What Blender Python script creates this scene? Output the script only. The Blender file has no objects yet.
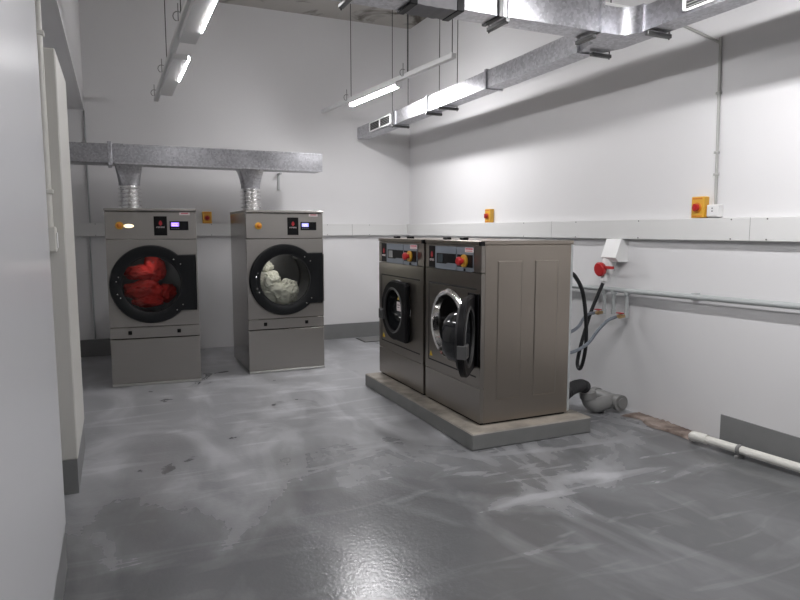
import bpy, bmesh, math, random
from mathutils import Vector, Matrix, noise
random.seed(7)
C = bpy.context.scene.collection
PI = math.pi

# ------------------------------------------------------------------ helpers
def link(name, me, parent=None, loc=None, rotz=None):
    o = bpy.data.objects.new(name, me); C.objects.link(o)
    if parent is not None: o.parent = parent
    if loc is not None: o.location = loc
    if rotz is not None: o.rotation_euler = (0, 0, rotz)
    return o
def tag(o, label=None, cat=None, group=None, kind=None):
    if label: o['label'] = label
    if cat: o['category'] = cat
    if group: o['group'] = group
    if kind: o['kind'] = kind
    return o
def thing(name, label, cat, loc=(0, 0, 0), rotz=0, group=None):
    return tag(link(name, None, None, loc, rotz), label, cat, group)
def obj(name, bm, m, parent=None, smooth=True, label=None):
    me = bpy.data.meshes.new(name)
    bmesh.ops.recalc_face_normals(bm, faces=bm.faces)
    bm.to_mesh(me); bm.free()
    me.materials.append(m)
    if smooth:
        for p in me.polygons: p.use_smooth = True
        me.set_sharp_from_angle(angle=math.radians(35))
    o = link(name, me, parent)
    if label: o['label'] = label
    return o
def struct(name, bm, m, smooth=False):
    return tag(obj(name, bm, m, None, smooth), kind='structure')
def nb(): return bmesh.new()
def box(bm, a, b, bev=0.0, mat=None, seg=1):
    a = Vector(a); b = Vector(b)
    M = Matrix.Translation((a + b) / 2) @ Matrix.Diagonal((abs(b.x - a.x), abs(b.y - a.y), abs(b.z - a.z), 1))
    r = bmesh.ops.create_cube(bm, size=1, matrix=M)
    vs = r['verts']
    if bev > 0:
        es = set(e for v in vs for e in v.link_edges)
        r = bmesh.ops.bevel(bm, geom=list(es), offset=bev, segments=seg, affect='EDGES', profile=.5)
        vs = list(set(v for f in r['faces'] for v in f.verts) | set(v for v in vs if v.is_valid))
    if mat is not None: bmesh.ops.transform(bm, matrix=mat, verts=[v for v in vs if v.is_valid])
    return bm
def prism(bm, pts, z0, z1, axis='z'):
    """closed outline extruded; axis names the extrusion direction"""
    def P(u, v, w):
        return {'z': (u, v, w), 'x': (w, u, v), 'y': (u, w, v)}[axis]
    lo = [bm.verts.new(P(u, v, z0)) for u, v in pts]; hi = [bm.verts.new(P(u, v, z1)) for u, v in pts]
    n = len(pts)
    bm.faces.new(lo[::-1]); bm.faces.new(hi)
    for i in range(n): bm.faces.new((lo[i], lo[(i + 1) % n], hi[(i + 1) % n], hi[i]))
    return bm
def loft(bm, rings, close=False, cap0=False, cap1=False):
    vr = [[bm.verts.new(p) for p in r] for r in rings]
    n = len(vr[0]); m = len(vr)
    for i in range(m if close else m - 1):
        a = vr[i]; b = vr[(i + 1) % m]
        for k in range(n):
            bm.faces.new((a[k], a[(k + 1) % n], b[(k + 1) % n], b[k]))
    if cap0: bm.faces.new(vr[0][::-1])
    if cap1: bm.faces.new(vr[-1])
    return bm
def frame_at(t):
    t = t.normalized()
    up = Vector((0, 0, 1)) if abs(t.z) < .9 else Vector((1, 0, 0))
    a = t.cross(up).normalized(); return a, t.cross(a).normalized()
def catmull(pts, k):
    P = [Vector(p) for p in pts]; out = []
    Q = [2 * P[0] - P[1]] + P + [2 * P[-1] - P[-2]]
    for i in range(1, len(Q) - 2):
        for j in range(k):
            t = j / k
            p0, p1, p2, p3 = Q[i - 1:i + 3]
            out.append(.5 * ((2 * p1) + (p2 - p0) * t + (2 * p0 - 5 * p1 + 4 * p2 - p3) * t * t + (3 * p1 - p0 - 3 * p2 + p3) * t ** 3))
    out.append(P[-1]); return out
def tube(bm, pts, r, n=12, smooth=0, caps=True, rfun=None):
    P = catmull(pts, smooth) if smooth else [Vector(p) for p in pts]
    rings = []; a = None
    for i, p in enumerate(P):
        t = (P[min(i + 1, len(P) - 1)] - P[max(i - 1, 0)]).normalized()
        if a is None: a, b = frame_at(t)
        else:
            a = (a - t * a.dot(t)).normalized(); b = t.cross(a)
        rr = rfun(i / (len(P) - 1)) if rfun else r
        rings.append([p + (a * math.cos(2 * PI * k / n) + b * math.sin(2 * PI * k / n)) * rr for k in range(n)])
    return loft(bm, rings, cap0=caps, cap1=caps)
def lathe(bm, base, axis, prof, n=32, cap0=True, cap1=True):
    """prof: list of (distance along axis, radius)"""
    base = Vector(base); axis = Vector(axis).normalized(); a, b = frame_at(axis)
    rings = [[base + axis * d + (a * math.cos(2 * PI * k / n) + b * math.sin(2 * PI * k / n)) * max(r, 1e-4) for k in range(n)] for d, r in prof]
    return loft(bm, rings, cap0=cap0, cap1=cap1)
def cyl(bm, base, axis, r, L, n=20, bev=0.0):
    pr = [(0, r), (L, r)] if not bev else [(0, r), (L - bev, r), (L, r - bev)]
    return lathe(bm, base, axis, pr, n)

# ------------------------------------------------------------------ materials
def mat(name, col, rough=.5, metal=0.0, n_scale=0, n_amt=0.0, bump=0.0, b_scale=30, rvar=0.0, stretch=None, spec=.5, emit=None, es=0):
    m = bpy.data.materials.new(name); m.use_nodes = True
    nt = m.node_tree; N = nt.nodes; L = nt.links; B = N['Principled BSDF']
    B.inputs['Base Color'].default_value = (*col, 1); B.inputs['Roughness'].default_value = rough
    B.inputs['Metallic'].default_value = metal; B.inputs['Specular IOR Level'].default_value = spec
    if emit:
        B.inputs['Emission Color'].default_value = (*emit, 1); B.inputs['Emission Strength'].default_value = es
    if n_amt or bump or rvar:
        tc = N.new('ShaderNodeTexCoord'); mp = N.new('ShaderNodeMapping')
        if stretch: mp.inputs['Scale'].default_value = stretch
        L.new(tc.outputs['Object'], mp.inputs['Vector'])
        nz = N.new('ShaderNodeTexNoise'); nz.inputs['Scale'].default_value = n_scale or 5; nz.inputs['Detail'].default_value = 5
        L.new(mp.outputs['Vector'], nz.inputs['Vector'])
        if n_amt:
            mx = N.new('ShaderNodeMix'); mx.data_type = 'RGBA'
            mx.inputs['A'].default_value = (*[c * (1 - n_amt) for c in col], 1); mx.inputs['B'].default_value = (*[min(1, c * (1 + n_amt)) for c in col], 1)
            L.new(nz.outputs['Fac'], mx.inputs['Factor']); L.new(mx.outputs['Result'], B.inputs['Base Color'])
        if rvar:
            mr = N.new('ShaderNodeMapRange'); mr.inputs['From Min'].default_value = .3; mr.inputs['From Max'].default_value = .7
            mr.inputs['To Min'].default_value = max(.02, rough - rvar); mr.inputs['To Max'].default_value = rough + rvar
            L.new(nz.outputs['Fac'], mr.inputs['Value']); L.new(mr.outputs['Result'], B.inputs['Roughness'])
        if bump:
            n2 = N.new('ShaderNodeTexNoise'); n2.inputs['Scale'].default_value = b_scale; n2.inputs['Detail'].default_value = 4
            L.new(mp.outputs['Vector'], n2.inputs['Vector'])
            bp = N.new('ShaderNodeBump'); bp.inputs['Strength'].default_value = bump; bp.inputs['Distance'].default_value = .01
            L.new(n2.outputs['Fac'], bp.inputs['Height']); L.new(bp.outputs['Normal'], B.inputs['Normal'])
    return m

M_wall = mat('white_wall_paint', (.72, .715, .72), .45, 0, 1.3, .025, .06, 9)
M_panel = mat('white_gloss_panel', (.70, .705, .725), .26, 0, 1.0, .02, .03, 4)
M_cream = mat('cream_wall_paint', (.66, .65, .61), .45, 0, 2, .02)
M_skirt = mat('grey_skirting_paint', (.205, .208, .208), .45, 0, 6, .12, .1, 20)
M_steel = mat('brushed_stainless', (.34, .315, .285), .30, 1.0, 4, .025, .0, 30, .02, (1, 1, 60))
M_steelside = mat('brushed_stainless_side', (.36, .32, .278), .31, 1.0, 2.5, .03, .0, 30, .03, (30, 1, 1))
M_dry = mat('warm_grey_steel', (.36, .345, .325), .42, .75, 3, .05, 0, 30, .04, (1, 1, 30))
M_seam = mat('dark_seam', (.03, .03, .03), .6)  # plain near-black for the hatch rim and the washer groove lines
M_lip = mat('bright_steel_edge', (.60, .59, .57), .40, .8)
M_chrome = mat('polished_steel', (.78, .77, .75), .10, 1.0)
M_black = mat('black_plastic', (.005, .005, .006), .45, spec=.2)
M_blackm = mat('matte_black', (.008, .008, .009), .7)
M_ring = mat('dark_grey_door', (.006, .007, .0085), .45, spec=.3)
M_rubber = mat('black_rubber', (.016, .016, .018), .55)
M_drum = mat('drum_steel', (.30, .30, .30), .35, 1.0)
M_fascia = mat('blue_grey_fascia', (.20, .225, .26), .42)
M_yellow = mat('safety_yellow', (.70, .38, .04), .38)
M_orange = mat('orange_plastic', (.62, .20, .02), .4)
M_red = mat('safety_red', (.45, .018, .02), .35)
M_redd = mat('logo_red', (.42, .02, .03), .5)
M_white = mat('white_plastic', (.80, .80, .79), .35)
M_sticker = mat('sticker_white', (.78, .70, .70), .5)
M_pink = mat('sticker_red', (.60, .12, .16), .5)
M_trunk = mat('white_steel_trunking', (.69, .69, .68), .34, 0, 3, .03)
M_pipe = mat('pale_grey_pipe', (.42, .44, .44), .4)
M_pvc = mat('grey_pvc', (.225, .225, .22), .42, 0, 8, .12)
M_pvcw = mat('white_pvc', (.74, .73, .68), .4, 0, 8, .06)
M_brass = mat('brass_valve', (.55, .40, .22), .35, 1.0)
M_hose = mat('grey_hose', (.16, .18, .21), .45)
M_wire = mat('dark_wire', (.05, .05, .05), .5, .5)
M_iron = mat('dark_steel_strut', (.12, .12, .12), .45, .8)
M_flexg = mat('grey_canvas_connector', (.20, .195, .205), .75, 0, 40, .1)
M_batten = mat('white_batten', (.62, .62, .62), .45)
M_foil = mat('aluminium_foil', (.85, .85, .85), .16, 1.0, 12, .04, .12, 40)
M_smoke = mat('smoked_glass', (.012, .013, .015), .06)
M_hand = mat('dark_grey_handle', (.085, .085, .085), .45)
M_lens = mat('led_diffuser', (.9, .9, .9), .4, emit=(.985, .972, .985), es=185)
M_lens2 = mat('led_diffuser_side', (.9, .9, .9), .4, emit=(.985, .972, .985), es=95)
M_dside = mat('dryer_side_steel', (.40, .385, .365), .20, 1.0, 3, .03, 0, 30, .03, (1, 1, 30))
M_cond = mat('grey_conduit', (.42, .42, .40), .45)
M_scr1 = mat('violet_screen', (.05, .02, .1), .3, emit=(.36, .20, 1.0), es=1.6)
M_scr2 = mat('blue_screen', (.04, .04, .1), .3, emit=(.34, .34, 1.0), es=1.6)
M_scrt = mat('screen_text', (.5, .4, .9), .3, emit=(.8, .7, 1.0), es=1.5)
M_lcd = mat('dim_lcd', (.06, .075, .085), .15)
M_lcd2 = mat('pale_lcd', (.30, .30, .30), .15)
M_glare = mat('glare_glow', (.9, .8, .6), .3, emit=(1, .80, .52), es=1.5)  # glowing colour that imitates light glare on the dryer panel
M_warn = mat('warning_yellow', (.75, .50, .03), .5)
M_grilled = mat('grille_dark', (.03, .03, .03), .7)

def galv(name, base=.47, rough=.34):
    m = mat(name, (base, base, base), rough, 1.0); nt = m.node_tree; N = nt.nodes; L = nt.links; B = N['Principled BSDF']
    tc = N.new('ShaderNodeTexCoord')
    v = N.new('ShaderNodeTexVoronoi'); v.inputs['Scale'].default_value = 55; L.new(tc.outputs['Object'], v.inputs['Vector'])
    nz = N.new('ShaderNodeTexNoise'); nz.inputs['Scale'].default_value = 3.5; nz.inputs['Detail'].default_value = 6; L.new(tc.outputs['Object'], nz.inputs['Vector'])
    r = N.new('ShaderNodeMapRange'); r.inputs['To Min'].default_value = base * .78; r.inputs['To Max'].default_value = base * 1.24
    L.new(v.outputs['Color'], r.inputs['Value'])
    cb = N.new('ShaderNodeCombineColor')
    mlt = N.new('ShaderNodeMath'); mlt.operation = 'MULTIPLY'; mlt.inputs[1].default_value = 1.05
    L.new(r.outputs['Result'], cb.inputs['Red']); L.new(r.outputs['Result'], cb.inputs['Green']); L.new(r.outputs['Result'], mlt.inputs[0]); L.new(mlt.outputs[0], cb.inputs['Blue'])
    L.new(cb.outputs['Color'], B.inputs['Base Color'])
    r2 = N.new('ShaderNodeMapRange'); r2.inputs['From Min'].default_value = .3; r2.inputs['From Max'].default_value = .7
    r2.inputs['To Min'].default_value = rough - .03; r2.inputs['To Max'].default_value = rough + .05
    L.new(nz.outputs['Fac'], r2.inputs['Value']); L.new(r2.outputs['Result'], B.inputs['Roughness'])
    bp = N.new('ShaderNodeBump'); bp.inputs['Strength'].default_value = .05; bp.inputs['Distance'].default_value = .02
    L.new(nz.outputs['Fac'], bp.inputs['Height']); L.new(bp.outputs['Normal'], B.inputs['Normal'])
    return m
M_galv = galv('galvanised_sheet'); M_galv2 = galv('galvanised_sheet_dull', .42, .34)

def glass_mat():
    m = bpy.data.materials.new('door_glass'); m.use_nodes = True; nt = m.node_tree; N = nt.nodes; N.clear(); L = nt.links
    o = N.new('ShaderNodeOutputMaterial'); t = N.new('ShaderNodeBsdfTransparent'); t.inputs['Color'].default_value = (.80, .82, .82, 1)
    g = N.new('ShaderNodeBsdfGlossy'); g.inputs['Roughness'].default_value = .03
    f = N.new('ShaderNodeFresnel'); f.inputs['IOR'].default_value = 1.45
    x = N.new('ShaderNodeMixShader'); L.new(f.outputs[0], x.inputs[0]); L.new(t.outputs[0], x.inputs[1]); L.new(g.outputs[0], x.inputs[2]); L.new(x.outputs[0], o.inputs[0])
    return m
M_glass = glass_mat()

def floor_mat():
    m = bpy.data.materials.new('grey_epoxy_floor'); m.use_nodes = True; nt = m.node_tree; N = nt.nodes; L = nt.links; B = N['Principled BSDF']
    tc = N.new('ShaderNodeTexCoord')
    def nz(s, d, dist=0, sc=None, rz=0):
        n = N.new('ShaderNodeTexNoise'); n.inputs['Scale'].default_value = s; n.inputs['Detail'].default_value = d; n.inputs['Distortion'].default_value = dist
        mp = N.new('ShaderNodeMapping'); mp.inputs['Scale'].default_value = sc or (1, 1, 1); mp.inputs['Rotation'].default_value = (0, 0, rz)
        L.new(tc.outputs['Object'], mp.inputs['Vector']); L.new(mp.outputs['Vector'], n.inputs['Vector']); return n
    def rng(src, a, b, c, d):
        r = N.new('ShaderNodeMapRange'); r.inputs['From Min'].default_value = a; r.inputs['From Max'].default_value = b; r.inputs['To Min'].default_value = c; r.inputs['To Max'].default_value = d
        L.new(src, r.inputs['Value']); return r.outputs['Result']
    def op(o, a, b):
        n = N.new('ShaderNodeMath'); n.operation = o; n.use_clamp = True
        for i, q in enumerate((a, b)):
            if isinstance(q, (int, float)): n.inputs[i].default_value = q
            else: L.new(q, n.inputs[i])
        return n.outputs[0]
    big = nz(.55, 4, 1.6); sw = nz(1.5, 6, 2.2, (1, .45, 1), .7); fine = nz(9, 8, .5); streak = nz(3.2, 5, 1.2, (.35, 1.6, 1), -.5)
    sx = N.new('ShaderNodeSeparateXYZ'); L.new(tc.outputs['Object'], sx.inputs[0])
    edge = N.new('ShaderNodeMath'); edge.operation = 'MULTIPLY_ADD'; edge.inputs[1].default_value = 3.4
    L.new(nz(.9, 6, 1.2, (1, 1, 1), .4).outputs['Fac'], edge.inputs[0]); L.new(sx.outputs['Y'], edge.inputs[2])
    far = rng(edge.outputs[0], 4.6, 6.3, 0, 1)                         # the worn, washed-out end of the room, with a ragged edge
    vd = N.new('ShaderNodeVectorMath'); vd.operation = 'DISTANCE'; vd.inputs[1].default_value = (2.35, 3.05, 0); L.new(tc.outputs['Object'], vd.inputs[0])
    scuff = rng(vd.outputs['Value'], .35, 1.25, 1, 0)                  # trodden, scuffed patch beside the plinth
    patch = rng(sw.outputs['Fac'], .47, .63, 0, 1)
    worn = rng(big.outputs['Fac'], .40, .62, 0, .8)
    st = rng(streak.outputs['Fac'], .56, .66, 0, .8)
    a = op('ADD', op('MULTIPLY', patch, .45), op('MULTIPLY', st, .45))
    a = op('ADD', a, op('MULTIPLY', worn, .22))
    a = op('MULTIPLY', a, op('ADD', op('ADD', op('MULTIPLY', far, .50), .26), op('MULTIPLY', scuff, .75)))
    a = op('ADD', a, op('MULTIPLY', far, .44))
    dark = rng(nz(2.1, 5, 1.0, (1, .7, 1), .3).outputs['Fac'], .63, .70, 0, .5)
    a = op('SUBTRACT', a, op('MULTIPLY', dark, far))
    a = op('ADD', a, op('MULTIPLY', op('SUBTRACT', fine.outputs['Fac'], .5), .12))
    mx = N.new('ShaderNodeMix'); mx.data_type = 'RGBA'; mx.inputs['A'].default_value = (.124, .127, .131, 1); mx.inputs['B'].default_value = (.45, .455, .475, 1)
    L.new(a, mx.inputs['Factor']); L.new(mx.outputs['Result'], B.inputs['Base Color'])
    L.new(rng(a, 0, 1, .20, .46), B.inputs['Roughness'])
    bn = nz(45, 3); bp = N.new('ShaderNodeBump'); bp.inputs['Strength'].default_value = .12; bp.inputs['Distance'].default_value = .01
    L.new(bn.outputs['Fac'], bp.inputs['Height']); L.new(bp.outputs['Normal'], B.inputs['Normal'])
    return m
M_floor = floor_mat()

def ceil_mat():
    m = mat('raw_concrete_ceiling', (.36, .34, .31), .85, 0, 0, 0); nt = m.node_tree; N = nt.nodes; L = nt.links; B = N['Principled BSDF']
    tc = N.new('ShaderNodeTexCoord'); n = N.new('ShaderNodeTexNoise'); n.inputs['Scale'].default_value = 1.8; n.inputs['Detail'].default_value = 8; n.inputs['Distortion'].default_value = 1
    L.new(tc.outputs['Object'], n.inputs['Vector']); r = N.new('ShaderNodeValToRGB')
    r.color_ramp.elements[0].position = .33; r.color_ramp.elements[0].color = (.10, .085, .07, 1); r.color_ramp.elements[1].position = .46; r.color_ramp.elements[1].color = (.46, .44, .41, 1)
    L.new(n.outputs['Fac'], r.inputs['Fac']); L.new(r.outputs['Color'], B.inputs['Base Color']); return m
M_ceil = ceil_mat()

def rubble_mat():
    m = mat('broken_concrete', (.3, .24, .2), .9, 0, 0, 0); nt = m.node_tree; N = nt.nodes; L = nt.links; B = N['Principled BSDF']
    tc = N.new('ShaderNodeTexCoord'); n = N.new('ShaderNodeTexNoise'); n.inputs['Scale'].default_value = 7; n.inputs['Detail'].default_value = 8
    L.new(tc.outputs['Object'], n.inputs['Vector']); r = N.new('ShaderNodeValToRGB')
    r.color_ramp.elements[0].position = .35; r.color_ramp.elements[0].color = (.10, .07, .055, 1); r.color_ramp.elements[1].position = .68; r.color_ramp.elements[1].color = (.40, .33, .29, 1)
    L.new(n.outputs['Fac'], r.inputs['Fac']); L.new(r.outputs['Color'], B.inputs['Base Color']); return m
M_rub = rubble_mat()

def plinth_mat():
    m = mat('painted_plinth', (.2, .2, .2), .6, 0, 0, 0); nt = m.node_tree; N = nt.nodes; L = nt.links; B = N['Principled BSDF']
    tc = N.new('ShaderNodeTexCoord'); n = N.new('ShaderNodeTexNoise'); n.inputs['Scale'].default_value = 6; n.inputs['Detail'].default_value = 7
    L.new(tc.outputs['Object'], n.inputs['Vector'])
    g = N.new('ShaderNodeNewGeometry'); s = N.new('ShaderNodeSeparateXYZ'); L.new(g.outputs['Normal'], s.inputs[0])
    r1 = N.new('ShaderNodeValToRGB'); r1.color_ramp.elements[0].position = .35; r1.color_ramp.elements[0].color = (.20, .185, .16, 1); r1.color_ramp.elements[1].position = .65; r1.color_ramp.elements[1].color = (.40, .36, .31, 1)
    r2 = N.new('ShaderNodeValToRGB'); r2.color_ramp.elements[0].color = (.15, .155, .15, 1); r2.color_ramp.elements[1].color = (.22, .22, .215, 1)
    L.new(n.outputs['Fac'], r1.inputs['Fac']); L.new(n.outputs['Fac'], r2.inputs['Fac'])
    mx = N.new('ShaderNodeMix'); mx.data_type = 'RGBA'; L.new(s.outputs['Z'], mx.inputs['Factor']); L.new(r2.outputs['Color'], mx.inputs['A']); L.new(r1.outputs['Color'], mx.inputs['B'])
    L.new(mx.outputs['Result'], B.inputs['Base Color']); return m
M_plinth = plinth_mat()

# ------------------------------------------------------------------ the room
XR, YB, ZC = 3.834, 8.27, 4.236
XL, YF = -1.0, -3.2
bm = nb(); box(bm, (XL - .15, YF - .15, -.12), (XR + .15, YB + .15, 0)); struct('floor', bm, M_floor)
bm = nb(); box(bm, (XL - .15, YF - .15, ZC), (XR + .15, YB + .15, ZC + .12)); struct('ceiling', bm, M_ceil)
bm = nb(); box(bm, (XL - .15, YB, 0), (XR + .15, YB + .15, ZC)); struct('wall_back', bm, M_wall)
bm = nb(); box(bm, (XR, YF, 0), (XR + .15, YB, ZC)); struct('wall_right', bm, M_wall)
bm = nb(); box(bm, (XL - .15, YF, 0), (XL, YB, ZC)); struct('wall_left', bm, M_wall)
bm = nb(); box(bm, (XL - .15, YF - .15, 0), (XR + .15, YF, ZC)); struct('wall_front', bm, M_wall)
# glossy white wall block beside the camera, the lower pier beyond it and the beam over the recess
bm = nb(); box(bm, (XL, YF, .2), (-.252, 3.05, ZC), .006); struct('trim_1', bm, M_panel)
bm = nb(); box(bm, (XL, YF, 0), (-.256, 3.045, .2)); struct('baseboard_left', bm, M_skirt)
bm = nb(); box(bm, (-.62, 3.92, .2), (-.245, 4.76, 2.44), .006); struct('trim_2', bm, M_cream)
bm = nb(); box(bm, (-.618, 3.923, 0), (-.249, 4.757, .2)); struct('baseboard_left.001', bm, M_skirt)
bm = nb(); box(bm, (XL, 3.05, 2.85), (-.255, YB, ZC)); struct('trim_3', bm, M_wall)
bm = nb(); box(bm, (XL, YB - .012, 0), (.55, YB, .203)); struct('baseboard_back', bm, M_skirt)
bm = nb(); box(bm, (2.47, YB - .012, 0), (XR, YB, .206)); struct('baseboard_back.001', bm, M_skirt)
bm = nb(); box(bm, (XR - .012, YF, 0), (XR, 3.056, .205)); struct('baseboard_right', bm, M_skirt)

# broken-up strips of bare concrete along the walls
def strip(name, x0, x1, y0, y1, nx, ny, label, along):
    bm = nb(); g = [[None] * (ny + 1) for _ in range(nx + 1)]
    for i in range(nx + 1):
        for j in range(ny + 1):
            u, v = i / nx, j / ny
            x = x0 + (x1 - x0) * u; y = y0 + (y1 - y0) * v
            if along == 'y': x += (1 - u) * .05 * noise.noise((y * 5, 1, 0)) * 1.6
            else: y += (1 - v) * .03 * noise.noise((x * 5, 2, 0)) * 1.6
            edge = min(u, v, 1 - v) if along == 'y' else min(v, u, 1 - u)
            z = .002 + (.012 + .016 * abs(noise.noise((x * 22, y * 22, 3)))) * (1 if edge > 0 else 0)
            g[i][j] = bm.verts.new((min(x, XR - .002), min(y, YB - .002), z))
    for i in range(nx):
        for j in range(ny): bm.faces.new((g[i][j], g[i + 1][j], g[i + 1][j + 1], g[i][j + 1]))
    return tag(obj(name, bm, M_rub, None, True), label, 'rubble', kind='stuff')
strip('concrete_rubble', 3.67, XR, 3.19, 3.84, 10, 44, 'strip of broken brown bare concrete along the foot of the right wall', 'y')
strip('concrete_rubble', 2.05, 2.465, 8.16, YB, 22, 6, 'small patch of crumbled concrete at the back wall beside the dryer with white laundry', 'x')

t = thing('floor_hatch', 'flat floor hatch plate with dark rim beside the back wall skirting', 'hatch', (2.98, 7.84, 0))
bm = nb(); box(bm, (0, 0, 0), (.55, .36, .004)); obj('rim', bm, M_seam, t)
bm = nb(); box(bm, (.025, .025, .003), (.525, .335, .007)); obj('plate', bm, M_pvc, t)

# ------------------------------------------------------------------ plinth
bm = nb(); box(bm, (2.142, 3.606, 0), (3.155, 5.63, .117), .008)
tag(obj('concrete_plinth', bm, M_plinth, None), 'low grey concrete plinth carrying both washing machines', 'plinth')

# ------------------------------------------------------------------ dryers
def star(c, fr, n, extra=()):
    """angles for a star-shaped outline round c"""
    A = sorted(set([2 * PI * k / n for k in range(n)] + [a % (2 * PI) for a in extra])); return A
def rect_r(a, x0, x1, z0, z1):
    c, s = math.cos(a), math.sin(a); r = 1e9
    if c > 1e-9: r = min(r, x1 / c)
    if c < -1e-9: r = min(r, x0 / c)
    if s > 1e-9: r = min(r, z1 / s)
    if s < -1e-9: r = min(r, z0 / s)
    return r
def D_r(a, R, x1, z0, z1):
    return max(R, rect_r(a, -R * .2, x1, z0, z1))
def holed_plate(bm, cx, cz, x0, x1, z0, z1, r, y0, y1, mapf, n=64):
    cor = [math.atan2(z - cz, x - cx) for x in (x0, x1) for z in (z0, z1)]
    A = star(None, None, n, cor)
    def ring(f, y): return [mapf(cx + math.cos(a) * f(a), y, cz + math.sin(a) * f(a)) for a in A]
    fo = lambda a: rect_r(a, x0 - cx, x1 - cx, z0 - cz, z1 - cz); fi = lambda a: r
    return loft(bm, [ring(fo, y1), ring(fo, y0), ring(fi, y0), ring(fi, y1)], close=True)
def D_ring(bm, cx, cz, loops, n, cor, mapf, close=True, cap1=False):
    A = star(None, None, n, cor)
    rings = [[mapf(cx + math.cos(a) * f(a), y, cz + math.sin(a) * f(a)) for a in A] for f, y in loops]
    return loft(bm, rings, close=close, cap1=cap1)
def glyphs(bm, x0, x1, z0, z1, n, put):
    w = (x1 - x0) / n
    for i in range(n):
        a = x0 + i * w; put(bm, a + w * .08, a + w * .3, z0, z1); put(bm, a + w * .3, a + w * .8, z1 - (z1 - z0) * .28, z1)
        if i % 2: put(bm, a + w * .3, a + w * .8, z0, z0 + (z1 - z0) * .28)

def laundry(name, m, lumps, label, loc, rotz, fine=1.0):
    bm = nb()
    for (c, s, seed) in lumps:
        tmp = nb(); bmesh.ops.create_icosphere(tmp, subdivisions=5, radius=1)
        for v in tmp.verts:
            p = v.co.normalized()
            w = p * 1.3 + Vector((seed, 0, 0))
            q = noise.noise_vector(w) * .9
            d = 1 + .26 * noise.noise(p * 1.5 + Vector((seed, 5, 0))) - .20 * fine * abs(noise.noise(p * 2.4 + q + Vector((0, seed, 0)))) * 2 + .05 * fine * noise.noise(p * 8 + q)
            v.co = Vector((p.x * s[0], p.y * s[1], p.z * s[2])) * d + Vector(c)
        me = bpy.data.meshes.new('lump'); tmp.to_mesh(me); tmp.free(); bm.from_mesh(me); bpy.data.meshes.remove(me)
    o = obj(name, bm, m); o.location = loc; o.rotation_euler = (0, 0, rotz)
    return tag(o, label, 'laundry', kind='stuff')

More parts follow.
